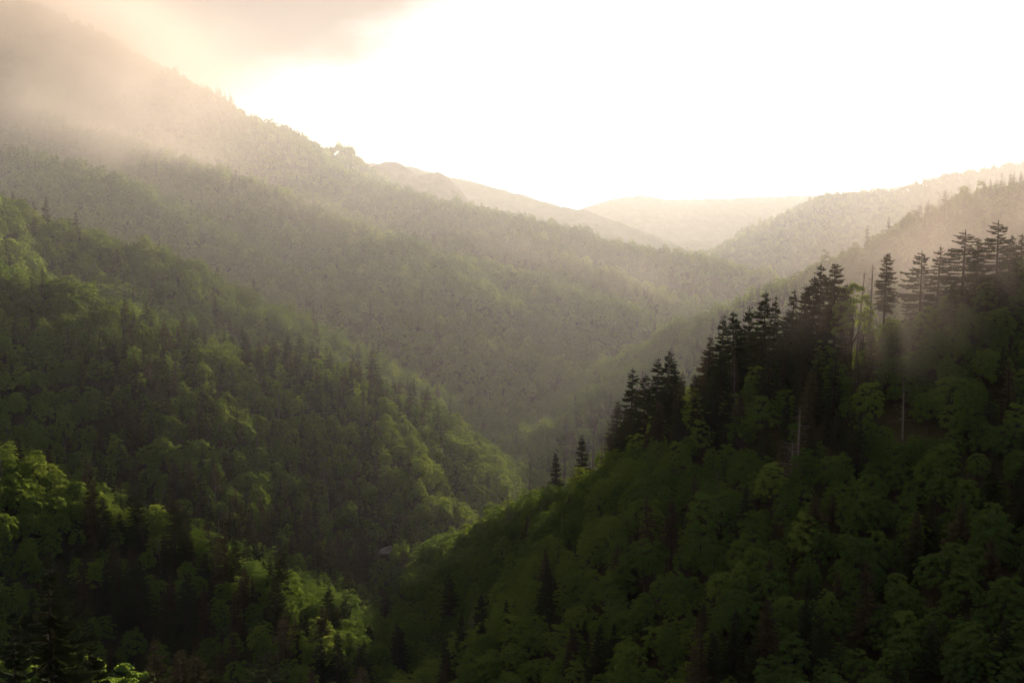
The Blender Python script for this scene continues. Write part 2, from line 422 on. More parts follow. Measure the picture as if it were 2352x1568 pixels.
tagit(vm, "soft evening mist lying in the valley beyond the near slopes", "mist", kind='stuff')
MISTS = True
if MISTS:
    mist("thick cloud hiding the summit of the high mountain", -60, 110, 1430, 430, 150, 175, 0.013, 0.006, 0.22, 0.62, rot=math.radians(14), seed=1.3)
    mist("bank of warm mist over the shoulder of the high mountain", 215, 85, 1600, 270, 150, 95, 0.0085, 0.009, 0.25, 0.65, rot=math.radians(25), seed=3.1)
    mist("thin mist drifting down the upper mountain face", 160, 300, 1290, 400, 150, 85, 0.0034, 0.008, 0.38, 0.68, rot=math.radians(18), seed=4.1)
    mist("glowing orange mist behind the spruces on the right crest", 2240, 540, 470, 70, 60, 34, 0.0065, 0.030, 0.30, 0.70, rot=math.radians(-22), seed=6.2)
    mist("orange wisp of mist among the spruces at the right ridge", 2210, 590, 325, 62, 45, 36, 0.0032, 0.045, 0.34, 0.72, rot=math.radians(-25), seed=2.2)
    mist("orange mist veiling the upper end of the right ridge", 2280, 480, 800, 190, 110, 66, 0.0038, 0.012, 0.34, 0.7, rot=math.radians(-20), seed=5.5)
    mist("faint mist rising in front of the shaded right slope", 2120, 790, 290, 38, 28, 26, 0.0026, 0.06, 0.36, 0.75, rot=math.radians(25), seed=7.7)
    mist("thin mist across the valley side below the long ridge", 1380, 610, 1250, 210, 110, 42, 0.0011, 0.012, 0.42, 0.7, rot=math.radians(16), seed=9.4)

# ------------------------------------------------------------------ tree shapes
def tube(points, radii, sides):
    points = np.asarray(points, float); V_ = []; F_ = []
    for i, (p, r) in enumerate(zip(points, radii)):
        a = points[min(i + 1, len(points) - 1)] - points[max(i - 1, 0)]
        a = a / (np.linalg.norm(a) + 1e-9)
        u = np.cross(a, [0.3, 0.9, 0.2]); u /= np.linalg.norm(u) + 1e-9; w = np.cross(a, u)
        for s in range(sides):
            an = 2 * math.pi * s / sides
            V_.append(p + r * (math.cos(an) * u + math.sin(an) * w))
    for i in range(len(points) - 1):
        for s in range(sides):
            a = i * sides + s; b = i * sides + (s + 1) % sides
            F_.append((a, b, b + sides, a + sides))
    return np.array(V_), np.array(F_)
class Q4:
    def __init__(s): s.v = []; s.f = []; s.n = 0
    def add(s, v, f): s.v.append(v); s.f.append(np.asarray(f) + s.n); s.n += len(v)
    def mesh(s, name, mat, smooth=False):
        me = mesh_np(name, np.concatenate(s.v), np.concatenate(s.f), smooth=smooth); me.materials.append(mat); return me
def quads_at(rng, pos, nrm, size, asp=1.0, jit=0.5):
    """a ragged leaf clump facing nrm at each pos"""
    n = len(pos)
    nn = nrm + rng.normal(0, jit, (n, 3)); nn /= np.linalg.norm(nn, axis=1)[:, None]
    r = rng.normal(0, 1, (n, 3)); u = np.cross(nn, r); u /= np.linalg.norm(u, axis=1)[:, None]; w = np.cross(nn, u)
    s = (size * rng.uniform(0.6, 1.3, n))[:, None]
    v = np.stack([pos + u * s * rng.uniform(.3, .65, (n, 1)), pos + w * s * asp * rng.uniform(.3, .65, (n, 1)) + nn * s * 0.12,
                  pos - u * s * rng.uniform(.3, .65, (n, 1)), pos - w * s * asp * rng.uniform(.3, .65, (n, 1)) - nn * s * 0.1], 1).reshape(-1, 3)
    return v, np.arange(4 * n).reshape(n, 4)
def broadleaf(seed, mat, nleaf, leaf, detail, shape):
    """shape: (height, crown radius, crown base fraction)"""
    rng = np.random.default_rng(seed)
    Ht, R, cb = shape
    nl = {3: 74, 2: 40, 1: 18}[detail]
    # lobes: a domed crown built of uneven clumps
    cen = []; rad = []
    zc = Ht * (cb + (1 - cb) * 0.42); rz = Ht * (1 - cb) * 0.52
    for i in range(nl):
        ph = i * 2.39996 + rng.uniform(-.4, .4)
        t = (i + 0.5) / nl
        el_ = math.asin(np.clip(1.0 - 1.45 * t, -0.5, 1))
        rr = rng.uniform(0.62, 1.04)
        lr = R * {3: rng.uniform(0.12, 0.27), 2: rng.uniform(0.15, 0.32), 1: rng.uniform(0.22, 0.40)}[detail]
        cen.append([math.cos(el_) * math.cos(ph) * R * rr, math.cos(el_) * math.sin(ph) * R * rr, zc + math.sin(el_) * rz * rr * rng.uniform(.85, 1.1)])
        rad.append(lr)
    cen.append([0, 0, zc]); rad.append(R * 0.5)
    cen = np.array(cen); rad = np.array(rad)
    w = rad ** 2; w[-1] *= 0.35; w /= w.sum()
    li = rng.choice(len(cen), nleaf, p=w)
    d = rng.normal(0, 1, (nleaf, 3)); d /= np.linalg.norm(d, axis=1)[:, None]
    out = cen[li] - np.array([0, 0, zc - rz * 0.4]); out /= np.linalg.norm(out, axis=1)[:, None]
    d = d + out * 0.7 + np.array([0, 0, 0.45]); d /= np.linalg.norm(d, axis=1)[:, None]
    rr = 1.0 + rng.normal(0, .12, nleaf)
    pos = cen[li] + d * (rad[li] * rr)[:, None] * np.array([1, 1, 0.8])
    q = Q4(); v, f = quads_at(rng, pos, d, leaf, 1.0, {3: 0.55, 2: 0.5, 1: 0.4}[detail]); q.add(v, f)
    crown = q.mesh("crown", mat)
    tk = Q4()
    sides = {3: 7, 2: 5, 1: 4}[detail]
    bend = rng.normal(0, 0.25, 2)
    tp = [(0, 0, -2.5), (bend[0] * .3, bend[1] * .3, Ht * .2), (bend[0], bend[1], Ht * cb), (0, 0, zc + rz * .3)]
    v, f = tube(tp, [0.34, 0.28, 0.22, 0.07], sides); tk.add(v, f)
    if detail >= 2:
        for i in range(0, nl, 6):
            c = cen[i]; z0 = Ht * cb * rng.uniform(0.85, 1.25)
            a = np.array([bend[0], bend[1], min(z0, c[2] - 1)]); mid = (a + c) / 2 + np.array([0, 0, -0.5])
            v, f = tube([a, mid, c], [0.14, 0.1, 0.04], 4 if detail == 3 else 3); tk.add(v, f)
    return crown, tk.mesh("trunk", M_BARK, True)
def spruce(seed, mat, Ht, R, detail, cb=0.12, gap=0.12, shape=0.8, skew=0.0):
    rng = np.random.default_rng(seed)
    nw = {4: 60, 3: 44, 2: 30, 1: 15}[detail]; nb = {4: 6, 3: 5, 2: 5, 1: 4}[detail]
    q = Q4(); tk = Q4()
    v, f = tube([(0, 0, -2.5), (0, 0, Ht * .3), (0, 0, Ht * .7), (0, 0, Ht)], [Ht * .014, Ht * .0115, Ht * .007, .03], {4: 10, 3: 7, 2: 5, 1: 4}[detail]); tk.add(v, f)
    P_ = []; N_ = []; U_ = []; S_ = []
    for w in range(nw):
        t = (w + rng.uniform(-.6, .6)) / nw
        t = max(0, min(0.985, t)); z = Ht * (cb + (1 - cb) * t)
        L0 = R * (1 - t) ** shape * (0.75 + 0.25 * min(1, t * 5)) + 0.25
        wl = rng.uniform(0.72, 1.12)
        for b in range(nb):
            if rng.random() < gap + (0.25 if rng.random() < .12 else 0): continue
            ph = 2 * math.pi * (b + rng.uniform(-.35, .35)) / nb + w * 1.3
            z = Ht * (cb + (1 - cb) * t) + rng.uniform(-.35, .35)
            L = L0 * wl * rng.uniform(0.6, 1.15) * (1 + skew * math.cos(ph))
            dirh = np.array([math.cos(ph), math.sin(ph), 0]); side = np.array([-math.sin(ph), math.cos(ph), 0])
            up0 = 0.25 * t - 0.05; droop = 0.32 * (1 - t * 0.8)
            def bp(s): return np.array([0, 0, z]) + dirh * L * s + np.array([0, 0, L * (up0 * s - droop * s * s + 0.13 * s ** 4)])
            if detail >= 3:
                v, f = tube([bp(0), bp(.5), bp(1)], [0.02 * L + .02, 0.012 * L + .012, .012], 3); tk.add(v, f)
            if detail == 1:
                p0, p1, p2 = bp(.05), bp(.6), bp(1); wd = L * .3
                q.add(np.array([p0, p1 + side * wd - [0, 0, .3], p2, p1 - side * wd - [0, 0, .3]]), [(0, 1, 2, 3)])
                continue
            ns = {4: 60, 3: 14, 2: 6}[detail]
            for k in range(ns):
                s = 0.12 + 0.88 * (k + rng.random()) / ns
                c = bp(s); wid = L * 0.30 * math.sin(math.pi * min(1, s * 0.8 + .12)) + .12
                for sg in (-1, 1):
                    ln = wid * rng.uniform(.55, 1.15)
                    tip = c + sg * side * ln * .8 + dirh * ln * .55 + np.array([0, 0, -ln * rng.uniform(.15, .55)])
                    bw = {4: 0.13, 3: 0.22, 2: 0.38}[detail] * (0.7 + L / R * .5)
                    m_ = (c + tip) / 2
                    q.add(np.array([c, m_ + dirh * bw + [0, 0, .05], tip, m_ - dirh * bw - [0, 0, bw * .5]]), [(0, 1, 2, 3)])
            tipc = bp(1.0)
            q.add(np.array([bp(.85), tipc + side * .12, tipc + dirh * .35, tipc - side * .12]), [(0, 1, 2, 3)])
    # leader
    v, f = tube([(0, 0, Ht * .97), (0, 0, Ht * 1.02)], [.12, .02], 4); q.add(v, f)
    return q.mesh("crown", mat), tk.mesh("trunk", M_SPRUCE_BARK, True)
def snag(seed, Ht, detail, spread):
    """a dead standing tree: bare pole with broken side branches"""
    rng = np.random.default_rng(seed); tk = Q4(); br = Q4()
    b = rng.normal(0, .35, 2)
    v, f = tube([(0, 0, -2), (b[0] * .5, b[1] * .5, Ht * .4), (b[0], b[1], Ht * .8), (b[0] * 1.4, b[1] * 1.4, Ht)], [.25, .19, .10, .03], 6); tk.add(v, f)
    n = int(18 * spread + 16) if detail else 9
    for i in range(n):
        t = rng.uniform(.3, .97); z = Ht * t; ph = rng.uniform(0, 6.283)
        L = spread * (1.05 - t) * Ht * .22 * rng.uniform(.3, 1.2) + .4
        c = np.array([b[0] * t, b[1] * t, z]); d = np.array([math.cos(ph), math.sin(ph), rng.uniform(-.35, .3)])
        e = c + d * L; k = c + d * L * .55 + np.array([0, 0, rng.uniform(-.1, .25) * L])
        v, f = tube([c, k, e], [.07, .045, .015], 3); br.add(v, f)
        if detail and L > 1.5:
            for _ in range(2):
                e2 = k + np.array([math.cos(ph + rng.uniform(-1, 1)), math.sin(ph + rng.uniform(-1, 1)), rng.uniform(-.5, .6)]) * L * .45
                v, f = tube([k, e2], [.03, .01], 3); br.add(v, f)
    return br.mesh("branch", M_DEAD), tk.mesh("trunk", M_DEAD, True)

SHAPES = [(17, 4.6, .20), (15, 4.9, .20), (19, 4.6, .26), (14, 4.0, .14), (19, 5.4, .26), (16, 4.7, .24), (13, 4.2, .14), (18, 4.0, .16)]
COLS = ['deep', 'mid', 'fresh', 'mid', 'deep', 'mid', 'fresh', 'deep']
NEARB = [broadleaf(100 + i, LEAF[COLS[i]], 10500, 0.34, 3, SHAPES[i]) for i in range(8)]
MIDB = [broadleaf(200 + i, LEAF[COLS[i]], 2600, 0.65, 2, SHAPES[i]) for i in range(8)]
FARB = [broadleaf(300 + i, LEAF[COLS[i]], 1000, 1.15, 1, SHAPES[i]) for i in range(8)]
SPR = [(22, 4.8, .10, .12, .8, .08), (25, 4.2, .18, .18, .72, .2), (19, 4.3, .08, .12, .9, -.1), (26, 5.4, .28, .22, .66, -.15), (16, 3.2, .06, .1, .9, 0), (24, 3.6, .45, .25, .6, .15), (21, 5.0, .06, .3, .55, .25), (24, 4.6, .14, .34, .8, -.3)]
SMAT = [M_NEEDLE, M_NEEDLE, M_BROWN_NEEDLE, M_NEEDLE, M_NEEDLE, M_BROWN_NEEDLE, M_NEEDLE, M_BROWN_NEEDLE]
NEARS = [spruce(400 + i, SMAT[i], s[0], s[1], 3, s[2], s[3], s[4], s[5]) for i, s in enumerate(SPR)]
MIDS = [spruce(500 + i, SMAT[i], s[0], s[1], 2, s[2], s[3], s[4], s[5]) for i, s in enumerate(SPR)]
FARS = [spruce(600 + i, SMAT[i], s[0], s[1] * 1.05, 1, s[2], .05, s[4], 0) for i, s in enumerate(SPR)]
HERO = [spruce(701, M_NEEDLE, 30, 6.6, 4, .06, .30, .80, .15), spruce(702, M_NEEDLE, 24, 5.2, 4, .05, .2, .85, -.1)]
SNG = [snag(800 + i, h, True, s) for i, (h, s) in enumerate([(20, .5), (16, 1.2), (23, .8), (13, 1.6), (18, .3)])]
FSNG = [snag(850 + i, h, False, s) for i, (h, s) in enumerate([(20, .4), (16, .8), (22, .6)])]

# ------------------------------------------------------------------ where trees stand
def scatter(x0, x1, y0, y1, sp, seed):
    rng = np.random.default_rng(seed)
    a = np.arange(x0, x1, sp); b = np.arange(y0, y1, sp)
    A, B = np.meshgrid(a, b); B = B + 0; A = A + (np.arange(len(b)) % 2)[:, None] * sp / 2
    x = A.ravel() + rng.uniform(-.48, .48, A.size) * sp; y = B.ravel() + rng.uniform(-.48, .48, A.size) * sp
    return x, y
parts = [scatter(-260, 260, 30, 700, 4.8, 11), scatter(-900, 900, 0, 1000, 5.8, 12), scatter(-1150, 1150, 1000, 1500, 6.8, 15), scatter(-1700, 1700, 1500, 3300, 8.2, 13)]
x0, y0 = parts[0]; k0 = np.abs(x0) < 260
x1, y1 = parts[1]; k1 = ~((np.abs(x1) < 260) & (y1 > 30) & (y1 < 700))
tx = np.concatenate([x0, x1[k1], parts[2][0], parts[3][0]]); ty = np.concatenate([y0, y1[k1], parts[2][1], parts[3][1]])
wedge = np.abs(tx) < 0.52 * ty + 60
wedge &= np.hypot(tx, ty) > 75
tx, ty = tx[wedge], ty[wedge]
tz = zat(tx, ty); tid = idat(tx, ty)
def canopy(x, y): return zat(x, y) + 12.0
def clearance(x, y, ztop, n=70):
    """how far the sight line from the camera to (x,y,ztop) passes above the canopy (negative: hidden)"""
    cl = np.full(len(x), 1e9)
    for t_ in np.linspace(0.06, 0.985, n):
        m = (1 - t_) * np.hypot(x, y) > 14
        c = ztop * t_ - canopy(x * t_, y * t_)
        c = np.where((np.abs(x * t_) < 2290) & m, c, 1e9)
        cl = np.minimum(cl, c)
    return cl
top = tz + 17
cl = clearance(tx, ty, top)
dist = np.hypot(tx, ty)
keep = (cl > -45) & (tid != NAMES.index('rocky_peak')) & (tid != NAMES.index('far_mountain')) & (tid != NAMES.index('distant_mountain'))
tx, ty, tz, tid, cl, dist = [a[keep] for a in (tx, ty, tz, tid, cl, dist)]
N = len(tx)
ppx, ppy, _ = project(tx, ty, tz + 14)
rng = np.random.default_rng(99)
# how likely a spruce is at each place
pc = 0.06 + 0.6 * np.clip((fbm(tx, ty, 120, 3, 70) - 0.56) * 7, 0, 1)
def idn(n): return tid == NAMES.index(n)
def band(v, lo, hi): return (v > lo) & (v < hi)
pc = np.where(idn('right_slope'), 0.025 + 0.22 * np.clip((fbm(tx, ty, 70, 3, 71) - 0.58) * 8, 0, 1), pc)
pc = np.where(idn('right_slope') & band(ppx, 1390, 2000) & (dist > 315) & (ppy < 1010), 0.6, pc)
pc = np.where(idn('right_slope') & band(ppx, 2150, 2400) & (ppy < 640), 0.25, pc)
pc = np.where(idn('foreground_slope'), 0.35, pc)
pc = np.where(idn('near_spur') & band(ppx, 100, 560) & (ppy > 1180), 0.5, pc)
pc = np.where(idn('near_spur') & (ppx > 560), 0.12, pc)
pc = np.where(idn('right_mountain'), 0.05, pc)
pc = np.where(idn('mountain') & (ppy < 300), 0.5, pc)
sdn = rng.random(N)
is_snag = sdn < np.where(idn('mountain'), 0.022, 0.012)
is_spruce = (~is_snag) & (rng.random(N) < pc)
tone = fbm(tx, ty, 90, 3, 44) + rng.normal(0, .10, N)
BYTONE = [[0, 4, 7], [0, 1, 4, 7], [1, 3, 5, 7], [1, 3, 5, 2], [2, 6, 3, 5]]
tq = np.clip(((tone - .28) / .44 * 5).astype(int), 0, 4)
variantB = np.array([BYTONE[q_][int(k_) % len(BYTONE[q_])] for q_, k_ in zip(tq, rng.integers(0, 12, N))]); variantS = rng.integers(0, 8, N)
# clumps of like crowns
cn = fbm(tx, ty, 60, 2, 90)
size = rng.uniform(0.60, 1.22, N) * (0.86 + 0.28 * cn)
size = size * np.where(ty > 1000, 1.04, np.where((ty < 700) & (np.abs(tx) < 260), 0.75, 0.84))
size = np.where(is_spruce, rng.uniform(0.48, 0.95, N), size)
size = np.where(is_snag, rng.uniform(0.6, 1.05, N), size)
yaw = rng.uniform(0, 6.283, N)
inframe = band(ppx, -30, 2382) & band(ppy, -30, 1640)

# trees placed one by one because the photograph shows them clearly: (kind, px, py of the top, depth, shape, width factor)
HAND = [
 ('hero', 108, 1272, 150, 0, .95), ('hero', 30, 1395, 128, 1, .9), ('hero', 205, 1395, 165, 1, 0.9),
 ('spruce', 140, 1285, 330, 0, 1), ('spruce', 190, 1275, 350, 1, 1.1), ('spruce', 240, 1285, 345, 0, .9), ('spruce', 275, 1275, 340, 0, 1.1), ('spruce', 318, 1285, 335, 3, 1.1),
 ('spruce', 395, 1320, 330, 2, 1), ('spruce', 425, 1320, 320, 0, 1.0), ('spruce', 470, 1340, 315, 1, 1), ('spruce', 610, 1490, 240, 2, 1.1), ('spruce', 775, 1450, 300, 0, 1.0),
 ('spruce', 655, 1400, 330, 2, 1), ('spruce', 200, 1080, 415, 1, 1), ('spruce', 215, 1100, 405, 0, .9), ('spruce', 320, 1120, 400, 1, 1), ('spruce', 400, 1150, 395, 3, 1), ('spruce', 515, 1215, 400, 0, 1),
 ('spruce', 1340, 935, 452, 4, 1), ('spruce', 1412, 875, 448, 0, .95), ('spruce', 1448, 842, 442, 1, 1.0), ('spruce', 1480, 835, 436, 0, .9), ('spruce', 1508, 800, 430, 0, .95), ('spruce', 1530, 805, 428, 3, .95), ('spruce', 1550, 830, 425, 1, 1),
 ('spruce', 1625, 755, 412, 2, 1), ('spruce', 1655, 725, 405, 0, .9), ('spruce', 1690, 715, 400, 1, 1), ('spruce', 1722, 705, 396, 0, .9), ('spruce', 1755, 670, 390, 3, .9), ('spruce', 1778, 680, 388, 0, .9),
 ('spruce', 1815, 665, 382, 1, .9), ('spruce', 1845, 645, 378, 0, .9), ('spruce', 1868, 635, 374, 1, .9), ('spruce', 1888, 608, 370, 0, 1.0), ('spruce', 1924, 590, 366, 5, 1), ('spruce', 1948, 655, 362, 5, .7), ('spruce', 1705, 770, 380, 0, .9), ('spruce', 1800, 745, 365, 1, .9), ('spruce', 1850, 720, 355, 3, .9),
 ('spruce', 1900, 700, 350, 0, .9), ('spruce', 1770, 790, 372, 2, .9), ('spruce', 1660, 800, 392, 1, .9), ('spruce', 1560, 870, 415, 0, .8),
 ('spruce', 2033, 583, 352, 5, .9), ('spruce', 2118, 578, 345, 6, 1.3), ('spruce', 2155, 566, 342, 0, 1.3), ('spruce', 2215, 530, 340, 6, 1.25), ('spruce', 2248, 548, 335, 0, 1.3), ('spruce', 2296, 508, 330, 6, 1.3), ('spruce', 2348, 540, 322, 0, 1.3),
 ('spruce', 1994, 517, 1020, 1, .9), ('spruce', 2040, 498, 1030, 0, .9), ('spruce', 2130, 460, 1050, 2, 1), ('spruce', 2172, 437, 1050, 0, 1.3), ('spruce', 2110, 470, 1050, 0, 1), ('spruce', 2215, 442, 1055, 1, 1), ('spruce', 2278, 412, 1060, 0, 1.1), ('spruce', 2345, 395, 1065, 0, 1),
 ('spruce', 175, 488, 748, 0, 1.1), ('spruce', 720, 700, 640, 0, .9), ('spruce', 800, 795, 690, 3, 1.2), ('spruce', 868, 785, 690, 0, 1), ('spruce', 850, 805, 695, 1, 1), ('spruce', 940, 880, 715, 0, .9),
 ('spruce', 475, 192, 1880, 1, 1), ('spruce', 497, 195, 1880, 0, 1), ('spruce', 505, 200, 1875, 5, 1), ('spruce', 517, 205, 1870, 0, 1), ('spruce', 530, 215, 1860, 5, 1), ('spruce', 560, 250, 1850, 0, 1), ('spruce', 905, 1190, 640, 0, .9), ('spruce', 790, 1255, 560, 2, .9),
 ('spruce', 1990, 1280, 225, 2, .9), ('spruce', 2270, 900, 270, 0, 1.1), ('spruce', 2210, 1150, 235, 2, 1.1), ('spruce', 1275, 1040, 470, 4, .9),
 ('snag', 1213, 1008, 482, 0, 1), ('snag', 1270, 960, 470, 1, .8), ('snag', 1298, 950, 468, 0, 1), ('snag', 1362, 935, 460, 0, .8), ('snag', 1383, 920, 458, 4, .8), ('snag', 1392, 935, 456, 0, .8),
 ('snag', 1690, 830, 375, 0, 1), ('snag', 1950, 640, 350, 4, 1), ('snag', 1972, 622, 372, 0, 1), ('snag', 2002, 600, 360, 0, 1), ('snag', 2085, 515, 1045, 0, 1), ('snag', 1835, 935, 300, 1, 1.3), ('snag', 1820, 1010, 285, 3, 1.2), ('snag', 2078, 870, 275, 1, 1.1),
 ('snag', 745, 1060, 560, 1, 1), ('snag', 207, 850, 600, 4, 1), ('snag', 148, 1000, 500, 1, 1.1), ('snag', 405, 815, 620, 0, 1), ('snag', 590, 960, 560, 0, 1), ('snag', 638, 890, 590, 4, 1), ('snag', 115, 940, 560, 0, 1), ('snag', 2125, 560, 338, 4, .7), ('snag', 2050, 545, 1035, 0, 1), ('snag', 1075, 1110, 500, 0, 1),
 ('leafy', 62, 1430, 190, 5, .9), ('leafy', 165, 1430, 192, 1, .9), ('leafy', 215, 1460, 215, 1, .9), ('leafy', 262, 1480, 205, 3, .9), ('leafy', 70, 1358, 196, 5, 1),
 ('leafy', 1480, 1235, 300, 4, 1), ('leafy', 1625, 1125, 330, 2, 1), ('leafy', 1560, 1010, 380, 1, 1), ('leafy', 1480, 1140, 340, 5, 1), ('leafy', 1760, 900, 350, 2, .9), ('leafy', 1680, 890, 370, 6, .8), ('leafy', 2190, 860, 290, 1, 1), ('leafy', 1990, 870, 310, 2, .9), ('leafy', 1960, 612, 385, 2, .8),
]
hand = []
for kind, px, py, Y, vi, wf in HAND:
    if kind == 'spruce' and vi < 4 and random.random() < .4: vi = random.choice([6, 7, 2, 3])
    wf *= random.uniform(.9, 1.3)
    if px > 1320 and 320 < Y < 500 and kind == 'spruce': Y -= 16
    base0 = {'hero': (30, 24), 'spruce': [s[0] for s in SPR], 'snag': (20, 16, 23, 13, 18), 'leafy': [s[0] for s in SHAPES]}[kind][vi]
    # stand it where the ground is one tree height below the top seen in the photograph
    base = base0
    bestc = None
    for yq in (np.linspace(Y * .94, Y * 1.08, 30) if Y < 260 and px < 700 else np.linspace(Y * .6, Y * 1.45, 120)):
        q_ = P(px, py, yq); sq = (q_[2] - float(zat(q_[0], q_[1]))) / base
        lo_, hi_ = (0.7, 1.15) if kind == 'snag' else (0.72, 1.0) if kind == 'leafy' else (0.9, 1.6) if kind == 'hero' else (0.45, 0.75) if px > 2100 else (0.78, 1.05)
        cost = max(0, lo_ - sq, sq - hi_) * 8 + abs(math.log(yq / Y))
        if bestc is None or cost < bestc[0]: bestc = (cost, yq)
    p = P(px, py, bestc[1])
    gz = float(zat(p[0], p[1]))
    s = (p[2] - gz) / base
    cap = 1.45 if kind != 'hero' else 1.7
    s2 = min(max(s, 0.45), cap)
    hand.append([kind, p[0], p[1], gz, vi, s2, wf, s])
    # make room
    rr = {'hero': 7, 'spruce': 4.0, 'snag': 4.5, 'leafy': 5.5}[kind]
    near = np.hypot(tx - p[0], ty - p[1]) < rr
    inframe[near] = False
    size[near] = 0.0
print("HAND", [(h[0], HAND[i][1], round(h[7], 2)) for i, h in enumerate(hand) if h[7] > 1.45 or h[7] < .45])
# nothing grows right in front of the foreground spruces or on the road
for px, py in ((108, 1400), (40, 1450)):
    pp_x, pp_y, _ = project(tx, ty, tz + 15)
    size[(np.abs(pp_x - px) < 150) & (dist < 150)] = 0
cut = (dist < 140) & (ty > 20) & (cl * 0 + tz + 18 > -0.30 * dist)
size[cut] = 0
for yq in np.arange(300, 800, 2.0):
    ROAD = P(885, 1262, yq)
    if float(zat(ROAD[0], ROAD[1])) + 4.0 > ROAD[2]: break
ROAD_Y = ROAD[1]
tw_ = 5.0 * size / np.maximum(ty, 50) * FPX
_a, tpy, _ = project(tx, ty, tz + 17 * size); _b, bpy_, _ = project(tx, ty, tz)
size[(np.abs(_a - 882) < 8 + tw_ * .8) & (ty < ROAD_Y + 6) & (ty > 200) & (tpy < 1262) & (bpy_ > 1262)] = 0
ok = size > 0
A = dict(x=tx[ok], y=ty[ok], z=tz[ok], s=size[ok], yaw=yaw[ok], sp=is_spruce[ok], sn=is_snag[ok], vb=variantB[ok], vs=variantS[ok], cl=cl[ok], d=dist[ok], fr=inframe[ok], px=ppx[ok], py=ppy[ok], id=tid[ok])
print("TREES", len(A['x']), "spruce", A['sp'].sum(), "snag", A['sn'].sum())

# individuals: the ones that show largest
individual = np.zeros(len(A['x']), bool)
nh = {k: sum(1 for h in hand if h[0] in ks) for k, ks in (('leafy', ('leafy',)), ('spruce', ('hero', 'spruce')), ('snag', ('snag',)))}
for mask, n in ((~A['sp'] & ~A['sn'], 300 - nh['leafy']), (A['sp'], 300 - nh['spruce']), (A['sn'], 300 - nh['snag'])):
    vis = mask & A['fr'] & (A['cl'] > -1) & (A['py'] < 1600)
    idx = np.where(vis)[0]
    order = idx[np.argsort(A['d'][idx] / A['s'][idx])][:n]
    individual[order] = True

REG = {'right_slope': 'shaded right slope', 'right_ridge': 'misty right ridge', 'near_spur': 'low left spur', 'foreground_slope': 'lower left corner',
       'lower_spur': 'mid-left spur', 'upper_spur': 'sunlit left spur', 'mountain': 'high mountain face', 'right_mountain': 'far right mountain', 'overlook': 'slope below', 'valley_floor': 'valley floor', 'rocky_peak': 'rocky peak', 'far_mountain': 'far mountain', 'distant_mountain': 'distant mountain'}
items = []     # (kind, x, y, z, variant, scale, width, yaw, region)
for h in hand:
    items.append([h[0], h[1], h[2], h[3], h[4], h[5], h[6], random.uniform(0, 6.28), None])
for i in np.where(individual)[0]:
    kd = 'snag' if A['sn'][i] else 'spruce' if A['sp'][i] else 'leafy'
    vi = int(A['vs'][i]) % 5 if kd == 'snag' else int(A['vs'][i]) if kd == 'spruce' else int(A['vb'][i])
    items.append([kd, A['x'][i], A['y'][i], A['z'][i], vi, A['s'][i], 1.0, A['yaw'][i], None])
BASEH = {'hero': (30, 24), 'spruce': [s[0] for s in SPR], 'snag': (20, 16, 23, 13, 18), 'leafy': [s[0] for s in SHAPES]}
ONES = ['', 'first', 'second', 'third', 'fourth', 'fifth', 'sixth', 'seventh', 'eighth', 'ninth', 'tenth', 'eleventh', 'twelfth', 'thirteenth', 'fourteenth', 'fifteenth', 'sixteenth', 'seventeenth', 'eighteenth', 'nineteenth', 'twentieth']
def ordinal(n):
    if n <= 20: return ONES[n]
    return {2: 'twenty', 3: 'thirty', 4: 'forty', 5: 'fifty'}[n // 10] + ('-' + ONES[n % 10] if n % 10 else 'ieth') if n < 60 else str(n) + 'th'
rows = {}
for it in items:
    hh = BASEH[it[0]][it[4]] * it[5]
    a, b, _ = project(np.array(it[1]), np.array(it[2]), np.array(it[3] + hh))
    it.append(float(a)); it.append(float(b))
    it[8] = REG[NAMES[int(idat(np.array([it[1]]), np.array([it[2]]))[0])]]
    fam = {'hero': 'spruce'}.get(it[0], it[0])
    rows.setdefault((fam, it[8]), []).append(it)
LABELS = {}
for (fam, reg), lst in rows.items():
    lst.sort(key=lambda q: q[10])
    nrow = max(1, math.ceil(len(lst) / 14))
    names = {1: ['']}.get(nrow) or ['top'] + [ordinal(i + 1) for i in range(1, nrow - 1)] + ['lowest']
    for r in range(nrow):
        rowi = sorted(lst[r * 14:(r + 1) * 14], key=lambda q: q[9])
        for k, it in enumerate(rowi):
            hh = BASEH[it[0]][it[4]] * it[5]
            sz = 'tall' if it[5] > 1.0 else 'small' if it[5] < .75 else 'medium'
            if it[0] == 'leafy': look = f"{sz} {COLS[it[4]].replace('deep','deep-green').replace('mid','mid-green').replace('fresh','fresh-green')} leafy tree"
            elif it[0] == 'snag': look = f"{sz} bare grey dead tree"
            else: look = f"{sz} {'rusty' if it[0]=='spruce' and SMAT[it[4]] is M_BROWN_NEEDLE else 'dark'} spruce"
            where = f"{names[r]} row on {reg}" if nrow > 1 else f"those on {reg}"
            it.append(f"{look}, {ordinal(k + 1)} from left in {where}")
special = {0: "tallest near-black spruce towering over the lower left corner", 1: "near-black spruce at the left edge beside the tallest foreground spruce", 2: "smaller near-black spruce just right of the tallest foreground spruce"}
proto = {}
GROUPS = {'leafy': 'leafy trees on the slopes', 'spruce': 'spruces among the leafy trees', 'snag': 'dead trees standing in the forest'}
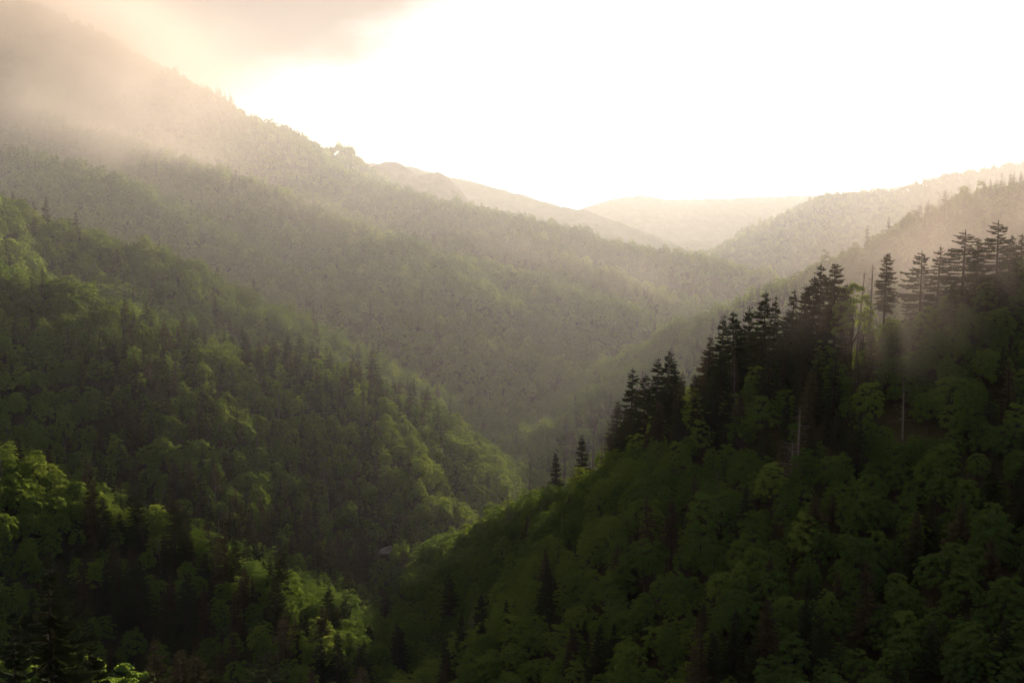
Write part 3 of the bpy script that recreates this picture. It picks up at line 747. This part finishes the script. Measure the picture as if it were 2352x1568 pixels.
for n_, it in enumerate(items):
    kd, x, y, z, vi, s, wf, yw = it[:8]
    far = y > 520
    src = {'hero': HERO, 'spruce': MIDS if y > 650 else NEARS, 'snag': SNG, 'leafy': MIDB if far else NEARB}[kd][vi]
    fam = 'spruce' if kd == 'hero' else kd
    nm = {'leafy': 'leafy_tree', 'spruce': 'spruce_tree', 'snag': 'dead_tree'}[fam]
    r = bpy.data.objects.new(nm, None); COL.objects.link(r)
    r.empty_display_size = 0.5
    r.location = (x, y, z); r.rotation_euler = (random.gauss(0, .03), random.gauss(0, .03), yw if n_ else 0.6); r.scale = (s * wf, s * wf, s)
    tagit(r, special.get(n_, it[11]), {'leafy': 'tree', 'spruce': 'spruce', 'snag': 'dead tree'}[fam], GROUPS[fam])
    for me, pn in ((src[1], 'trunk'), (src[0], 'branches' if kd == 'snag' else 'crown')):
        key = (me.name, pn)
        if key in proto: c = proto[key].copy()
        else: c = proto[key] = bpy.data.objects.new(pn, me)
        if pn == 'branches': c['kind'] = 'stuff'
        c.parent = r; COL.objects.link(c)

# the rest of the forest, too many to count: one object per kind, trees set out by geometry nodes
def hidden_collection(name, meshes):
    c = bpy.data.collections.new(name)
    for i, (a, b) in enumerate(meshes):
        # join crown and trunk into one mesh
        va = np.empty(len(a.vertices) * 3, np.float32); a.vertices.foreach_get('co', va)
        vb = np.empty(len(b.vertices) * 3, np.float32); b.vertices.foreach_get('co', vb)
        la = np.empty(len(a.loops), np.int32); a.loops.foreach_get('vertex_index', la)
        lb = np.empty(len(b.loops), np.int32); b.loops.foreach_get('vertex_index', lb)
        me = mesh_np(name, np.concatenate([va, vb]).reshape(-1, 3), np.concatenate([la, lb + len(a.vertices)]).reshape(-1, 4))
        me.materials.append(a.materials[0]); me.materials.append(b.materials[0])
        mi = np.zeros(len(me.polygons), np.int32); mi[len(a.polygons):] = 1
        me.polygons.foreach_set('material_index', mi)
        o = bpy.data.objects.new(f"{name}_{i:02d}", me); c.objects.link(o)
    return c
def gn_forest(name, coll, x, y, z, var, s, yaw_, label, cat):
    me = bpy.data.meshes.new(name)
    me.vertices.add(len(x)); me.vertices.foreach_set('co', np.stack([x, y, z], -1).astype(np.float32).ravel())
    a = me.attributes.new('variant', 'INT', 'POINT'); a.data.foreach_set('value', var.astype(np.int32))
    rt = np.random.default_rng(3).normal(0, .035, (len(x), 3)); rt[:, 2] = yaw_
    a = me.attributes.new('turn', 'FLOAT_VECTOR', 'POINT'); a.data.foreach_set('vector', rt.astype(np.float32).ravel())
    sv = np.stack([s, s, s * np.random.default_rng(5).uniform(.88, 1.15, len(s))], -1)
    a = me.attributes.new('tree_size', 'FLOAT_VECTOR', 'POINT'); a.data.foreach_set('vector', sv.astype(np.float32).ravel())
    o = bpy.data.objects.new(name, me); COL.objects.link(o)
    g = bpy.data.node_groups.new(name, 'GeometryNodeTree')
    g.interface.new_socket('Geometry', in_out='INPUT', socket_type='NodeSocketGeometry')
    g.interface.new_socket('Geometry', in_out='OUTPUT', socket_type='NodeSocketGeometry')
    gi = g.nodes.new('NodeGroupInput'); go = g.nodes.new('NodeGroupOutput')
    ci = g.nodes.new('GeometryNodeCollectionInfo'); ci.inputs['Collection'].default_value = coll
    ci.inputs['Separate Children'].default_value = True; ci.inputs['Reset Children'].default_value = True
    ip = g.nodes.new('GeometryNodeInstanceOnPoints'); ip.inputs['Pick Instance'].default_value = True
    def na(nm_, ty_):
        n = g.nodes.new('GeometryNodeInputNamedAttribute'); n.data_type = ty_; n.inputs['Name'].default_value = nm_
        return n.outputs['Attribute']
    g.links.new(gi.outputs[0], ip.inputs['Points']); g.links.new(ci.outputs[0], ip.inputs['Instance'])
    g.links.new(na('variant', 'INT'), ip.inputs['Instance Index'])
    er = g.nodes.new('FunctionNodeEulerToRotation'); g.links.new(na('turn', 'FLOAT_VECTOR'), er.inputs[0]); g.links.new(er.outputs[0], ip.inputs['Rotation'])
    g.links.new(na('tree_size', 'FLOAT_VECTOR'), ip.inputs['Scale'])
    g.links.new(ip.outputs[0], go.inputs[0])
    mod = o.modifiers.new('trees', 'NODES'); mod.node_group = g
    tagit(o, label, cat, kind='stuff')
rest = ~individual
lod = np.where(A['d'] < 480, 0, np.where(A['d'] < 1050, 1, 2))
leafy = rest & ~A['sp'] & ~A['sn']; spr = rest & A['sp']; sn = rest & A['sn']
cb_ = hidden_collection("leafy_shape", NEARB + MIDB + FARB)
cs_ = hidden_collection("spruce_shape", NEARS + MIDS + FARS)
cn_ = hidden_collection("dead_shape", SNG + FSNG)
m = leafy; gn_forest("leafy_forest", cb_, A['x'][m], A['y'][m], A['z'][m], A['vb'][m] + 8 * lod[m], A['s'][m], A['yaw'][m], "dense leafy forest covering all the valley sides", "forest")
m = spr; gn_forest("spruce_forest", cs_, A['x'][m], A['y'][m], A['z'][m], A['vs'][m] + 8 * lod[m], A['s'][m], A['yaw'][m], "dark spruces scattered through the far forest", "forest")
m = sn; gn_forest("dead_tree_stand", cn_, A['x'][m], A['y'][m], A['z'][m], np.where(A['d'][m] < 700, A['vs'][m] % 5, 5 + A['vs'][m] % 3), A['s'][m], A['yaw'][m], "bare grey dead trees scattered through the far forest", "forest")

# ------------------------------------------------------------------ the short stretch of road in the valley
m, t = new_mat("asphalt")
b = nd(t, "ShaderNodeBsdfPrincipled"); b.inputs['Base Color'].default_value = (0.075, 0.075, 0.085, 1); b.inputs['Roughness'].default_value = 0.6
n = nd(t, "ShaderNodeTexNoise"); n.inputs['Scale'].default_value = 2.0
bp = nd(t, "ShaderNodeBump"); bp.inputs['Strength'].default_value = 0.2; t.links.new(n.outputs[0], bp.inputs['Height']); t.links.new(bp.outputs[0], b.inputs['Normal'])
o_ = nd(t, "ShaderNodeOutputMaterial"); t.links.new(b.outputs[0], o_.inputs['Surface'])
m2, t = new_mat("galvanised_steel")
b = nd(t, "ShaderNodeBsdfPrincipled"); b.inputs['Base Color'].default_value = (0.62, 0.62, 0.62, 1); b.inputs['Roughness'].default_value = 0.35; b.inputs['Metallic'].default_value = 0.6
o_ = nd(t, "ShaderNodeOutputMaterial"); t.links.new(b.outputs[0], o_.inputs['Surface'])
rz0 = ROAD[2]
Rr = 10.0; cen = np.array([ROAD[0] + Rr * .8, ROAD[1] - Rr * .45])
V1 = []; F1 = []; n = 26
for i in range(n + 1):
    a = math.radians(85 + 110 * i / n)
    for rr, dz in ((Rr - 5.5, 0), (Rr, 0), (Rr + .8, -.1), (Rr + 1.0, -2)):
        V1.append((cen[0] + rr * math.cos(a), cen[1] + rr * math.sin(a), rz0 + dz))
for i in range(n):
    for k in range(3):
        q_ = i * 4 + k; F1.append((q_, q_ + 1, q_ + 5, q_ + 4))
me = mesh_np("road", V1, F1); me.materials.append(m)
o = bpy.data.objects.new("road", me); COL.objects.link(o); tagit(o, "short grey bend of road glimpsed between trees in the valley bottom", "road", kind='structure')
rail = bpy.data.objects.new("guard_rail", None); rail.location = (cen[0], cen[1], rz0); COL.objects.link(rail)
tagit(rail, "pale guard rail along the outer edge of the small road bend", "guard rail")
V1 = []; F1 = []
for i in range(n + 1):
    a = math.radians(85 + 110 * i / n)
    for rr, z_ in ((Rr - .05, .35), (Rr + .08, .5), (Rr - .05, .68), (Rr + .12, .68), (Rr + .2, .5), (Rr + .12, .35)):
        V1.append((rr * math.cos(a), rr * math.sin(a), z_))
for i in range(n):
    for k in range(6):
        F1.append((i * 6 + k, i * 6 + (k + 1) % 6, (i + 1) * 6 + (k + 1) % 6, (i + 1) * 6 + k))
me = mesh_np("rail", V1, F1); me.materials.append(m2); o = bpy.data.objects.new("rail", me); o.parent = rail; COL.objects.link(o)
pm = None
for i in range(0, n + 1, 2):
    a = math.radians(85 + 110 * i / n)
    if pm is None:
        pm = box_mesh("post", (-.07, -.07, -.3), (.07, .07, .7)); pm.materials.append(m2)
    o = bpy.data.objects.new("post", pm); o.parent = rail; o.location = ((Rr + .3) * math.cos(a), (Rr + .3) * math.sin(a), 0); COL.objects.link(o)
